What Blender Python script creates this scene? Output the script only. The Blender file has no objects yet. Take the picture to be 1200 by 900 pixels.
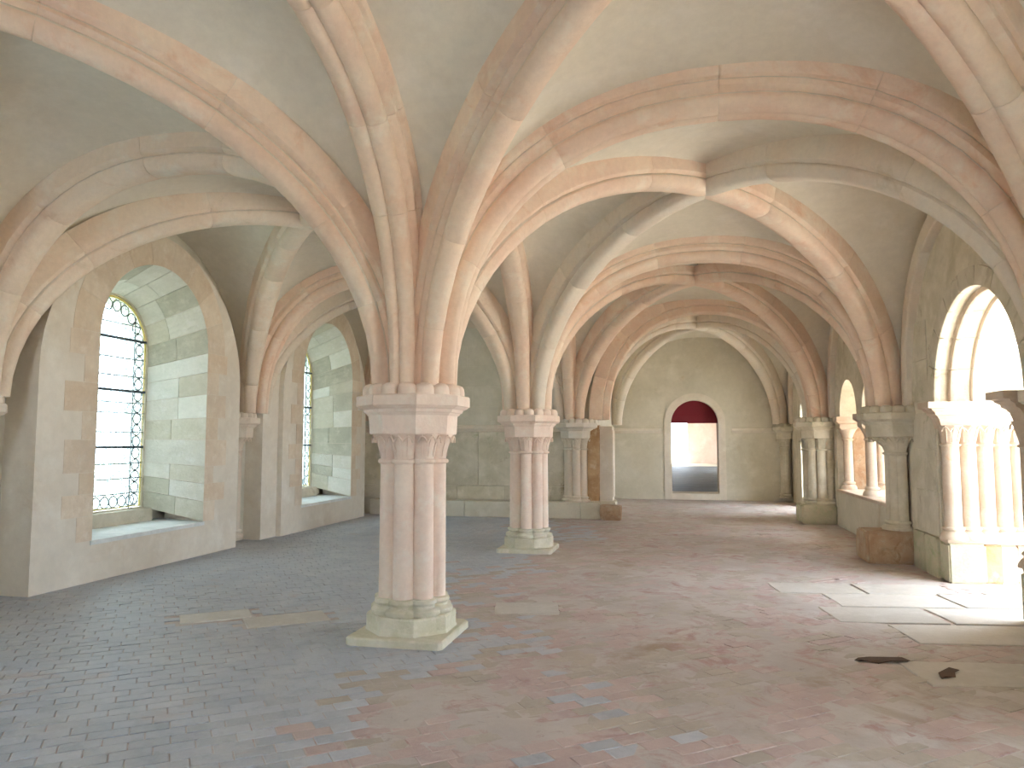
import bpy, bmesh, math, random
from mathutils import Vector, noise
from mathutils.geometry import tessellate_polygon
PI = math.pi
S = bpy.context.scene
COL = S.collection
R = random.Random(7)

# ------------------------------------------------------------------ camera, world, sun, exposure
F_PX = 865.0
cam_d = bpy.data.cameras.new('camera')
cam = bpy.data.objects.new('camera', cam_d)
COL.objects.link(cam)
cam_d.sensor_fit = 'HORIZONTAL'
cam_d.sensor_width = 36.0
cam_d.lens = F_PX / 1200 * 36
cam.location = (2.17, -5.96, 1.60)
cam.rotation_euler = (math.radians(90 + 4.43), 0, math.radians(12.42))
cam_d.clip_end = 400
S.camera = cam

world = bpy.data.worlds.new('overcast_sky')
S.world = world
world.use_nodes = True
bg = world.node_tree.nodes['Background']
bg.inputs[0].default_value = (0.74, 0.86, 1.0, 1)
bg.inputs[1].default_value = 5.0

sun_d = bpy.data.lights.new('sun', 'SUN')
sun_d.energy = 15.0
sun_d.angle = math.radians(1.0)
sun_d.color = (1.0, 0.95, 0.86)
sun = bpy.data.objects.new('sun', sun_d)
COL.objects.link(sun)
sun.location = (20, -10, 30)
# light travels towards -x a little, +y, down
sun.rotation_euler = Vector((-0.12, -0.50, -0.85)).to_track_quat('-Z', 'Y').to_euler()

S.view_settings.view_transform = 'Standard'
S.view_settings.look = 'None'
S.view_settings.gamma = 1.0
S.view_settings.use_curve_mapping = False
S.view_settings.exposure = 1.62
try:
    S.cycles.max_bounces = 10
    S.cycles.diffuse_bounces = 8
    S.cycles.sample_clamp_indirect = 6.0
except Exception:
    pass

# ------------------------------------------------------------------ materials
def srgb(r, g, b):
    f = lambda c: (c / 255 / 12.92) if c / 255 <= 0.04045 else ((c / 255 + 0.055) / 1.055) ** 2.4
    return (f(r), f(g), f(b), 1)

def stone(name, cols, scale=1.2, rough=0.9, bump=0.25, fine=26.0, rnd=0.10, stains=None, spec=0.2, bdist=0.02):
    """procedural stone or plaster: three tones mixed by two noises, per-object tone, optional stains, fine relief"""
    m = bpy.data.materials.new(name)
    m.use_nodes = True
    nt = m.node_tree
    N, L = nt.nodes, nt.links
    b = N['Principled BSDF']
    b.inputs['Roughness'].default_value = rough
    b.inputs['Specular IOR Level'].default_value = spec
    geo = N.new('ShaderNodeNewGeometry')
    def nz(sc, det=5, rgh=0.6, warp=0.0):
        n = N.new('ShaderNodeTexNoise')
        n.inputs['Scale'].default_value = sc
        n.inputs['Detail'].default_value = det
        n.inputs['Roughness'].default_value = rgh
        n.inputs['Distortion'].default_value = warp
        L.new(geo.outputs['Position'], n.inputs['Vector'])
        return n.outputs['Fac']
    def ramp(fac, a, c):
        mr = N.new('ShaderNodeMapRange')
        mr.inputs['From Min'].default_value = a
        mr.inputs['From Max'].default_value = c
        L.new(fac, mr.inputs['Value'])
        return mr.outputs['Result']
    def mix(fac, a, c, mode='MIX'):
        mx = N.new('ShaderNodeMix')
        mx.data_type = 'RGBA'
        mx.blend_type = mode
        if isinstance(fac, float): mx.inputs['Factor'].default_value = fac
        else: L.new(fac, mx.inputs['Factor'])
        for k, v in ((6, a), (7, c)):
            if isinstance(v, tuple): mx.inputs[k].default_value = v
            else: L.new(v, mx.inputs[k])
        return mx.outputs[2]
    c = mix(ramp(nz(scale, 4, 0.55, 0.4), 0.38, 0.64), cols[0], cols[1])
    if len(cols) > 2:
        c = mix(ramp(nz(scale * 2.3, 6, 0.65), 0.52, 0.72), c, cols[2])
    if stains:
        for (col, sc, lo, hi) in stains:
            c = mix(ramp(nz(sc, 8, 0.7, 0.8), lo, hi), c, col)
    # per piece tone
    oi = N.new('ShaderNodeObjectInfo')
    mr = N.new('ShaderNodeMapRange')
    mr.inputs['To Min'].default_value = 1 - rnd
    mr.inputs['To Max'].default_value = 1 + rnd
    L.new(oi.outputs['Random'], mr.inputs['Value'])
    at = N.new('ShaderNodeAttribute')
    at.attribute_name = 'tone'
    hsv = N.new('ShaderNodeHueSaturation')
    L.new(mr.outputs['Result'], hsv.inputs['Value'])
    L.new(c, hsv.inputs['Color'])
    mot = mix(ramp(nz(fine * 0.6, 6, 0.7), 0.3, 0.75), (0.94, 0.94, 0.94, 1), (1.05, 1.05, 1.05, 1))
    c = mix(1.0, hsv.outputs['Color'], mot, 'MULTIPLY')
    L.new(c, b.inputs['Base Color'])
    bp = N.new('ShaderNodeBump')
    bp.inputs['Strength'].default_value = bump
    bp.inputs['Distance'].default_value = bdist
    L.new(nz(fine, 8, 0.65), bp.inputs['Height'])
    L.new(bp.outputs['Normal'], b.inputs['Normal'])
    return m

def plain(name, col, rough=0.6, metal=0.0):
    m = bpy.data.materials.new(name)
    m.use_nodes = True
    nt = m.node_tree
    b = nt.nodes['Principled BSDF']
    b.inputs['Roughness'].default_value = rough
    b.inputs['Metallic'].default_value = metal
    n = nt.nodes.new('ShaderNodeTexNoise')
    n.inputs['Scale'].default_value = 30
    mx = nt.nodes.new('ShaderNodeMix')
    mx.data_type = 'RGBA'
    mx.inputs[6].default_value = tuple(v * 0.8 for v in col[:3]) + (1,)
    mx.inputs[7].default_value = tuple(min(1, v * 1.15) for v in col[:3]) + (1,)
    nt.links.new(n.outputs['Fac'], mx.inputs['Factor'])
    nt.links.new(mx.outputs[2], b.inputs['Base Color'])
    return m

M = {}
M['web'] = stone('vault_plaster', [srgb(228, 220, 204), srgb(222, 213, 196), srgb(232, 225, 212)], 0.7, 0.95, 0.10, 18, 0.0)
M['plaster'] = stone('wall_plaster', [srgb(226, 218, 204), srgb(216, 206, 190), srgb(230, 224, 212)], 0.9, 0.95, 0.14, 16, 0.0,
                     stains=[(srgb(206, 186, 160), 0.8, 0.60, 0.8)])
M['plaster_grey'] = stone('grey_plaster', [srgb(214, 208, 192), srgb(202, 196, 178), srgb(220, 214, 200)], 0.9, 0.95, 0.14, 16, 0.0,
                          stains=[(srgb(188, 168, 138), 0.9, 0.60, 0.8)])
M['rib'] = stone('peach_limestone', [srgb(236, 214, 192), srgb(231, 202, 180), srgb(238, 224, 205)], 1.5, 0.85, 0.22, 34, 0.03,
                 stains=[(srgb(222, 174, 140), 1.3, 0.58, 0.76), (srgb(196, 176, 158), 6.0, 0.68, 0.8)])
M['rib_mid'] = stone('buff_limestone', [srgb(230, 214, 194), srgb(228, 206, 184), srgb(232, 222, 206)], 1.5, 0.88, 0.22, 34, 0.03,
                     stains=[(srgb(212, 180, 150), 1.2, 0.6, 0.78), (srgb(200, 188, 160), 3.0, 0.62, 0.78)])
M['rib_grey'] = stone('grey_limestone', [srgb(224, 214, 198), srgb(224, 208, 190), srgb(218, 210, 196)], 1.5, 0.88, 0.22, 34, 0.03,
                      stains=[(srgb(196, 180, 150), 1.6, 0.6, 0.76)])
M['col'] = stone('column_limestone', [srgb(236, 218, 202), srgb(230, 206, 190), srgb(236, 226, 212)], 2.2, 0.8, 0.2, 40, 0.03,
                 stains=[(srgb(212, 178, 148), 2.4, 0.62, 0.78)])
M['leaf'] = plain('dry_dark_leaf', srgb(84, 62, 46), 0.8)
M['base'] = stone('damp_limestone', [srgb(216, 211, 194), srgb(204, 200, 176), srgb(224, 217, 203)], 5.0, 0.85, 0.5, 30, 0.05,
                  stains=[(srgb(170, 172, 136), 3.0, 0.60, 0.76)])
M['pale'] = stone('pale_portal_limestone', [srgb(208, 192, 174), srgb(200, 180, 160), srgb(214, 202, 188)], 3.0, 0.85, 0.35, 36, 0.05,
                  stains=[(srgb(214, 176, 140), 6.0, 0.62, 0.76)])
M['greystone'] = stone('mottled_grey_green_stone', [srgb(216, 208, 190), srgb(196, 188, 166), srgb(222, 214, 198)], 2.2, 0.9, 0.4, 26, 0.06,
                       stains=[(srgb(150, 130, 98), 2.0, 0.6, 0.76), (srgb(146, 154, 104), 1.8, 0.64, 0.78)])
M['rust'] = stone('rusty_block_stone', [srgb(188, 166, 140), srgb(170, 138, 110), srgb(186, 174, 154)], 4.0, 0.9, 0.5, 26, 0.05,
                  stains=[(srgb(150, 120, 86), 6.0, 0.55, 0.72)])
M['brownstub'] = stone('brown_worn_stone', [srgb(198, 166, 128), srgb(176, 142, 104), srgb(212, 190, 160)], 3.0, 0.9, 0.5, 22, 0.05)
M['moss'] = stone('mossy_block_stone', [srgb(198, 190, 166), srgb(180, 178, 148), srgb(204, 186, 164)], 4.0, 0.9, 0.5, 26, 0.05,
                  stains=[(srgb(156, 164, 124), 3.5, 0.54, 0.72)])
ASH = []
for i, (a, b_, c_) in enumerate([((226, 224, 212), (216, 214, 200), (232, 230, 222)), ((216, 212, 194), (208, 204, 184), (224, 220, 206)),
                                 ((236, 236, 226), (226, 228, 216), (240, 240, 232)), ((198, 196, 178), (184, 182, 164), (214, 210, 194))]):
    ASH.append(stone('embrasure_ashlar_%d' % i if i else 'embrasure_ashlar', [srgb(*a), srgb(*b_), srgb(*c_)], 3, 0.88, 0.3, 30, 0.05,
                     stains=[(srgb(170, 164, 138), 3.5, 0.64, 0.78)] if i == 3 else None))
QUO = [stone('quoin_stone', [srgb(222, 208, 188), srgb(214, 196, 174), srgb(228, 216, 200)], 3, 0.9, 0.25, 28, 0.05),
       stone('quoin_stone_brown', [srgb(216, 200, 178), srgb(210, 190, 166), srgb(222, 209, 190)], 3, 0.9, 0.25, 28, 0.05)]
M['sill'] = stone('pale_sill_stone', [srgb(232, 234, 232), srgb(216, 220, 218), srgb(238, 238, 236)], 3, 0.7, 0.2, 30, 0.03)
M['slab'] = stone('floor_slab_stone', [srgb(198, 193, 186), srgb(188, 183, 175), srgb(204, 200, 194)], 1.6, 0.75, 0.25, 26, 0.05, spec=0.3)
BR = [stone('sky_tinted_grey_worn_brick', [srgb(170, 175, 184), srgb(182, 185, 190), srgb(158, 164, 173)], 2.5, 0.5, 0.25, 40, 0.10, spec=0.4,  # bluish cast of window skylight is mixed into this brick colour
            stains=[(srgb(180, 166, 162), 1.4, 0.58, 0.74)]),
      stone('pink_worn_brick', [srgb(190, 172, 166), srgb(180, 160, 156), srgb(194, 182, 178)], 2.5, 0.65, 0.25, 40, 0.06, spec=0.35,
            stains=[(srgb(158, 122, 118), 2.2, 0.58, 0.76)]),
      stone('buff_worn_brick', [srgb(180, 170, 158), srgb(170, 160, 150), srgb(188, 180, 168)], 2.5, 0.65, 0.25, 40, 0.06, spec=0.35)]
M['mortar'] = stone('floor_mortar', [srgb(192, 184, 178), srgb(180, 171, 166), srgb(198, 193, 191)], 1.1, 0.75, 0.6, 14, 0.0, spec=0.3,
                    stains=[(srgb(172, 142, 136), 2.6, 0.52, 0.66), (srgb(160, 142, 122), 0.8, 0.56, 0.72), (srgb(150, 138, 130), 9.0, 0.60, 0.74)], bdist=0.01)
M['joint'] = stone('dark_joint_mortar', [srgb(120, 112, 104), srgb(104, 96, 90)], 2, 0.9, 0.3, 20, 0.0)
M['iron'] = plain('dark_iron', srgb(74, 84, 92), 0.6, 0.3)
M['lead'] = plain('lead_came', srgb(116, 126, 130), 0.6, 0.2)
M['gilt'] = plain('yellow_edge_glass', srgb(226, 206, 120), 0.5)
M['blind'] = plain('dark_red_blind', srgb(120, 26, 40), 0.8)
M['slate'] = stone('blue_grey_hall_floor', [srgb(96, 108, 120), srgb(84, 94, 104), srgb(120, 130, 138)], 1.0, 0.55, 0.15, 14, 0.08)
M['pinkwall'] = stone('pale_pink_hall_plaster', [srgb(232, 220, 212), srgb(222, 204, 194), srgb(236, 226, 220)], 0.7, 0.95, 0.1, 10, 0.0)
M['lawn'] = stone('lawn_grass', [srgb(116, 122, 98), srgb(104, 112, 86), srgb(130, 136, 110)], 0.7, 0.95, 0.5, 12, 0.0)
M['gravel'] = stone('pale_cloister_paving', [srgb(226, 220, 208), srgb(214, 206, 192), srgb(234, 230, 220)], 0.9, 0.9, 0.2, 12, 0.0)

def glass_mat():
    m = bpy.data.materials.new('painted_grisaille_glass')
    m.use_nodes = True
    nt = m.node_tree
    N, L = nt.nodes, nt.links
    N.remove(N['Principled BSDF'])
    out = N['Material Output']
    tr = N.new('ShaderNodeBsdfTransparent')
    tl = N.new('ShaderNodeBsdfTranslucent')
    gl = N.new('ShaderNodeBsdfGlossy')
    gl.inputs['Roughness'].default_value = 0.25
    geo = N.new('ShaderNodeNewGeometry')
    vo = N.new('ShaderNodeTexVoronoi')
    vo.feature = 'DISTANCE_TO_EDGE'
    vo.inputs['Scale'].default_value = 26
    L.new(geo.outputs['Position'], vo.inputs['Vector'])
    mr = N.new('ShaderNodeMapRange')
    mr.inputs['From Min'].default_value = 0.02
    mr.inputs['From Max'].default_value = 0.10
    L.new(vo.outputs['Distance'], mr.inputs['Value'])
    mx = N.new('ShaderNodeMix')
    mx.data_type = 'RGBA'
    mx.inputs[6].default_value = (0.12, 0.17, 0.20, 1)
    mx.inputs[7].default_value = (0.93, 0.97, 0.96, 1)
    L.new(mr.outputs['Result'], mx.inputs['Factor'])
    L.new(mx.outputs[2], tr.inputs['Color'])
    L.new(mx.outputs[2], tl.inputs['Color'])
    a = N.new('ShaderNodeMixShader')
    a.inputs[0].default_value = 0.35
    L.new(tr.outputs[0], a.inputs[1])
    L.new(tl.outputs[0], a.inputs[2])
    c = N.new('ShaderNodeMixShader')
    c.inputs[0].default_value = 0.05
    L.new(a.outputs[0], c.inputs[1])
    L.new(gl.outputs[0], c.inputs[2])
    L.new(c.outputs[0], out.inputs['Surface'])
    return m
M['glass'] = glass_mat()

# ------------------------------------------------------------------ helpers
def obj(name, verts, faces, mat, parent=None, smooth=False, origin=None):
    """verts in world coordinates; the object's origin goes to `origin` (world) or its parent's place"""
    me = bpy.data.meshes.new(name)
    pl = parent_loc(parent)
    o0 = Vector(origin) if origin is not None else pl
    me.from_pydata([tuple(Vector(v) - o0) for v in verts], [], faces)
    if isinstance(mat, (list, tuple)):
        for k in mat: me.materials.append(k)
    else:
        me.materials.append(mat)
    bm = bmesh.new(); bm.from_mesh(me)
    bmesh.ops.recalc_face_normals(bm, faces=bm.faces)
    bm.to_mesh(me); bm.free()
    if smooth:
        me.polygons.foreach_set('use_smooth', [True] * len(me.polygons))
        try: me.set_sharp_from_angle(angle=math.radians(38))
        except Exception: pass
    o = bpy.data.objects.new(name, me)
    COL.objects.link(o)
    o.location = o0 - pl
    if parent: o.parent = parent
    return o

def parent_loc(p):
    v = Vector((0, 0, 0))
    while p is not None:
        v = v + p.location
        p = p.parent
    return v

def thing(name, label, cat, loc=(0, 0, 0), group=None):
    o = bpy.data.objects.new(name, None)
    o.empty_display_size = 0.2
    COL.objects.link(o)
    o.location = loc
    o['label'] = label
    o['category'] = cat
    if group: o['group'] = group
    return o

def struct_empty(name, loc=(0, 0, 0)):
    o = bpy.data.objects.new(name, None)
    COL.objects.link(o)
    o.location = loc
    o['kind'] = 'structure'
    return o

def tag(o, label, cat, group=None):
    o['label'] = label; o['category'] = cat
    if group: o['group'] = group
    return o

def struct(o):
    o['kind'] = 'structure'
    return o

class MB:
    def __init__(s): s.v = []; s.f = []
    def add(s, v, f):
        k = len(s.v); s.v += [tuple(p) for p in v]; s.f += [tuple(i + k for i in q) for q in f]
    def box(s, a, b, ch=0.0):
        (x0, y0, z0), (x1, y1, z1) = a, b
        if ch <= 0:
            s.add([(x0, y0, z0), (x1, y0, z0), (x1, y1, z0), (x0, y1, z0), (x0, y0, z1), (x1, y0, z1), (x1, y1, z1), (x0, y1, z1)],
                  [(0, 1, 2, 3), (4, 5, 6, 7), (0, 1, 5, 4), (1, 2, 6, 5), (2, 3, 7, 6), (3, 0, 4, 7)])
        else:
            rings = []
            for z, i in ((z0, ch), (z0 + ch, 0), (z1 - ch, 0), (z1, ch)):
                c = ch * 0.7 if i == 0 else ch * 0.7
                X0, X1, Y0, Y1 = x0 + i, x1 - i, y0 + i, y1 - i
                rings.append([(X0 + c, Y0, z), (X1 - c, Y0, z), (X1, Y0 + c, z), (X1, Y1 - c, z), (X1 - c, Y1, z), (X0 + c, Y1, z), (X0, Y1 - c, z), (X0, Y0 + c, z)])
            s.loft(rings)
    def loft(s, rings, caps=True, closed=True):
        n = len(rings[0]); v = [p for r in rings for p in r]; f = []
        for k in range(len(rings) - 1):
            for i in range(n if closed else n - 1):
                j = (i + 1) % n
                f.append((k * n + i, k * n + j, (k + 1) * n + j, (k + 1) * n + i))
        if caps:
            f.append(tuple(range(n))); f.append(tuple(range((len(rings) - 1) * n, len(rings) * n)))
        s.add(v, f)
    def lathe(s, cx, cy, prof, n=20):
        s.loft([[(cx + r * math.cos(2 * PI * i / n), cy + r * math.sin(2 * PI * i / n), z) for i in range(n)] for r, z in prof])
    def tube(s, pts, r, n=6):
        rings = []
        for i, p in enumerate(pts):
            a = Vector(pts[max(0, i - 1)]); b = Vector(pts[min(len(pts) - 1, i + 1)])
            t = (b - a).normalized()
            u = t.cross(Vector((0, 0, 1)))
            if u.length < 1e-3: u = Vector((1, 0, 0))
            u.normalize(); w = u.cross(t)
            rings.append([tuple(Vector(p) + (u * math.cos(2 * PI * k / n) + w * math.sin(2 * PI * k / n)) * r) for k in range(n)])
        s.loft(rings)
    def build(s, name, mat, parent=None, smooth=False, origin=None):
        return obj(name, s.v, s.f, mat, parent, smooth, origin)

def rough_block(a, b, amp=0.012, seg=4, seed=0):
    """a worn stone block: chamfered, subdivided and jittered"""
    m = MB()
    (x0, y0, z0), (x1, y1, z1) = a, b
    bm = bmesh.new()
    bmesh.ops.create_cube(bm, size=1)
    bmesh.ops.bevel(bm, geom=list(bm.edges), offset=0.05, segments=2, affect='EDGES')
    bmesh.ops.subdivide_edges(bm, edges=list(bm.edges), cuts=1, use_grid_fill=True)
    for v in bm.verts:
        p = Vector((x0 + (v.co.x + .5) * (x1 - x0), y0 + (v.co.y + .5) * (y1 - y0), z0 + (v.co.z + .5) * (z1 - z0)))
        n = noise.noise_vector(p * 5 + Vector((seed, 0, 0)))
        q = p + Vector(n) * amp
        if v.co.z < -0.45: q.z = z0
        v.co = q
    bm.verts.index_update()
    m.add([tuple(v.co) for v in bm.verts], [tuple(v.index for v in f.verts) for f in bm.faces])
    bm.free()
    return m

def plate(outer, holes, to3, th, mat, name, parent=None):
    """2D polygon with holes, extruded by th: to3(s, z, d) gives the 3D point at depth d"""
    loops = [outer] + holes
    polys = [[Vector((p[0], p[1], 0)) for p in l] for l in loops]
    flat = [p for l in loops for p in l]
    tris = tessellate_polygon(polys)
    n = len(flat)
    v = [to3(p[0], p[1], 0) for p in flat] + [to3(p[0], p[1], th) for p in flat]
    f = [tuple(t) for t in tris] + [tuple(i + n for i in t) for t in tris]
    k = 0
    for l in loops:
        m = len(l)
        for i in range(m):
            j = (i + 1) % m
            f.append((k + i, k + j, k + j + n, k + i + n))
        k += m
    return obj(name, v, f, mat, parent)

def arch_line(c, hw, z0, zs, n=24, pts=0, rise=None):
    """outline of an arched opening from the left foot over the crown to the right foot"""
    rise = rise or hw
    l = [(c - hw, z0)]
    for i in range(1, pts + 1): l.append((c - hw, z0 + (zs - z0) * i / (pts + 1)))
    l += [(c - hw * math.cos(PI * i / n), zs + rise * math.sin(PI * i / n)) for i in range(n + 1)]
    for i in range(pts, 0, -1): l.append((c + hw, z0 + (zs - z0) * i / (pts + 1)))
    l.append((c + hw, z0))
    return l

# ------------------------------------------------------------------ plan
ZS = 2.05                        # springing height
XL, XR = -4.75, 5.2              # faces of the side walls
LX, RX = -4.70, 5.10             # rib grid at the walls
Y0, Y1, Y2, Y3, YF = 0.0, 4.93, 9.75, 15.0, -4.95
YB = -6.7                        # wall behind the camera
CX = 0.45                        # left wall of the far bay

# ------------------------------------------------------------------ floor
def fnoise(x, y, s, k=0.0): return noise.fractal(Vector((x * s + k, y * s - k, k)), 1.0, 2.0, 4)
def wear(x, y):
    """0 where the bricks stand crisp (left), 1 where they are worn down under mortar (right)"""
    d = (x + 0.1 * y + 0.5) / 2.2 + 0.7 * fnoise(x, y, 0.6, 3.1)
    return max(0.0, min(1.0, d))
SLABS = [(-1.98, 0.22, 0.62, 0.36, 38), (-1.28, 0.25, 0.72, 0.42, 38), (0.75, 1.15, 0.62, 0.5, 12)]
for (ux, uy, w_, h_) in ((3.75, 2.9, .9, .55), (4.7, 2.9, .95, .55), (4.3, 2.3, 1.15, .6), (5.35, 2.35, .9, .65), (3.95, 1.65, .95, .62), (4.95, 1.65, .98, .62), (5.85, 1.6, .75, .75),
                         (4.45, 0.98, 1.2, .62), (5.5, 0.95, .8, .6), (3.95, -0.1, 1.0, .55), (4.95, 0.2, .85, .6)):
    t_ = math.radians(8); SLABS.append((4.5 + (ux - 4.5) * math.cos(t_) - (uy - 2) * math.sin(t_), 2 + (ux - 4.5) * math.sin(t_) + (uy - 2) * math.cos(t_), w_, h_, 8))
def in_slab(x, y, pad=0.0):
    for (cx, cy, w, h, a) in SLABS:
        t = math.radians(a); dx, dy = x - cx, y - cy
        u, v = dx * math.cos(t) + dy * math.sin(t), -dx * math.sin(t) + dy * math.cos(t)
        if abs(u) < w / 2 + pad and abs(v) < h / 2 + pad: return True
    return False
def mortar_z(x, y):
    w = wear(x, y)
    return -0.0075 + w * (0.0072 + 0.0085 * fnoise(x, y, 2.6, 7.0))
def floor_ok(x, y):
    if y > Y2 - 0.3: return CX < x < XR and y < Y3
    return XL < x < 6.9
fx = []
NX, NY = 150, 210
fv, ff = [], []
for j in range(NY + 1):
    for i in range(NX + 1):
        x = -5.3 + 12.6 * i / NX; y = YB + (15.4 - YB) * (j / NY) ** 1.25
        fv.append((x, y, -0.010 if in_slab(x, y, 0.03) else mortar_z(x, y)))
for j in range(NY):
    for i in range(NX):
        a = j * (NX + 1) + i
        ff.append((a, a + 1, a + NX + 2, a + NX + 1))
floor = struct(obj('floor', fv, ff, [M['mortar']], None, True))
base = MB(); base.box((-5.6, YB - 0.3, -0.4), (7.2, 15.6, -0.03)); base.build('floor_bed', M['joint'], floor)

# bricks
BL, BW, GA = 0.205, 0.118, 0.007
ang = math.radians(38)
ca, sa = math.cos(ang), math.sin(ang)
cx0, cy0 = cam.location.x, cam.location.y
cyaw = cam.rotation_euler.z
bricks = []
for r in range(-110, 150):
    for c in range(-80, 90):
        u = c * BL + (0.5 * BL if r % 2 else 0) + 0.02 * math.sin(r * 1.7); v = r * BW
        x, y = u * ca - v * sa, u * sa + v * ca
        if not floor_ok(x, y) or y < YB or in_slab(x, y, 0.035): continue
        dx, dy = x - cx0, y - cy0
        fwd = -dx * math.sin(cyaw) + dy * math.cos(cyaw); lat = dx * math.cos(cyaw) + dy * math.sin(cyaw)
        vis = fwd > 3.55 and abs(lat) / fwd < 0.70
        bricks.append((fwd if vis else 99 + abs(fwd), x, y, wear(x, y)))
bricks.sort()
def brick_geo(x, y, w, rr):
    l, b = (BL - GA) / 2, (BW - GA) / 2
    t = ang + rr.uniform(-0.015, 0.015)
    c, s = math.cos(t), math.sin(t)
    top = rr.uniform(-0.0022, 0.0012) * (1 if w < 0.5 else 1.6)
    tl = rr.uniform(-0.0015, 0.0015); tl2 = rr.uniform(-0.0015, 0.0015)
    V = []
    for k, (z, i) in enumerate(((-0.025, 0), (top - 0.003, 0), (top, 0.003))):
        for (sx, sy) in ((-1, -1), (1, -1), (1, 1), (-1, 1)):
            uu, vv = sx * (l - i), sy * (b - i)
            V.append((x + uu * c - vv * s, y + uu * s + vv * c, z + (tl * sx + tl2 * sy if k else 0)))
    Fc = [(8, 9, 10, 11)]
    for k in (0, 4):
        for i in range(4):
            j = (i + 1) % 4
            Fc.append((k + i, k + j, k + 4 + j, k + 4 + i))
    return V, Fc
def brick_mat(x, y, rr):
    w = wear(x, y) + rr.uniform(-0.32, 0.32)
    if w < 0.45: return 0
    return 1 if (fnoise(x, y, 1.1, 11.0) + rr.uniform(-0.25, 0.25)) > 0.0 else 2
rr = random.Random(3)
near = bricks[:300]
for (_, x, y, w) in near:
    V, Fc = brick_geo(x, y, w, rr)
    obj('brick', V, Fc, BR[brick_mat(x, y, rr)], floor, False, (x, y, 0))
rest = [MB(), MB(), MB()]
big = MB(); mats_idx = []
for (_, x, y, w) in bricks[300:]:
    V, Fc = brick_geo(x, y, w, rr)
    big.add(V, Fc); mats_idx += [brick_mat(x, y, rr)] * len(Fc)
me = bpy.data.meshes.new('brick_field')
me.from_pydata(big.v, [], big.f)
for k in BR: me.materials.append(k)
me.polygons.foreach_set('material_index', mats_idx)
bf = bpy.data.objects.new('brick_field', me); COL.objects.link(bf); bf.parent = floor
bf['kind'] = 'stuff'
for (cx, cy, w, h, a) in SLABS:
    t = math.radians(a); m = MB(); rings = []
    for z, i in ((-0.03, 0.0), (-0.004, 0.0), (0.002, 0.006)):
        ring = []
        for (sx, sy) in ((-1, -1), (0, -1), (1, -1), (1, 0), (1, 1), (0, 1), (-1, 1), (-1, 0)):
            jx = 0.012 * noise.noise(Vector((cx * 7 + sx, cy * 5 + sy, 0)))
            u, v = sx * (w / 2 - i - 0.006) + jx, sy * (h / 2 - i - 0.006) + jx
            ring.append((cx + u * math.cos(t) - v * math.sin(t), cy + u * math.sin(t) + v * math.cos(t), z))
        rings.append(ring)
    m.loft(rings)
    m.build('floor_slab', M['slab'], floor, False, (cx, cy, 0))

# ------------------------------------------------------------------ walls
def Xp(X, sgn): return lambda s, z, d: (X + sgn * d, s, z)
def Yp(Y): return lambda s, z, d: (s, Y + d, z)

def outline_pt(line, t):
    """point on a polyline at arc fraction t"""
    L_ = [0]
    for a, b in zip(line, line[1:]): L_.append(L_[-1] + math.hypot(b[0] - a[0], b[1] - a[1]))
    T = t * L_[-1]
    for i in range(len(line) - 1):
        if T <= L_[i + 1] + 1e-9:
            k = (T - L_[i]) / max(1e-9, L_[i + 1] - L_[i])
            return (line[i][0] + (line[i + 1][0] - line[i][0]) * k, line[i][1] + (line[i + 1][1] - line[i][1]) * k)
    return line[-1]

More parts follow.
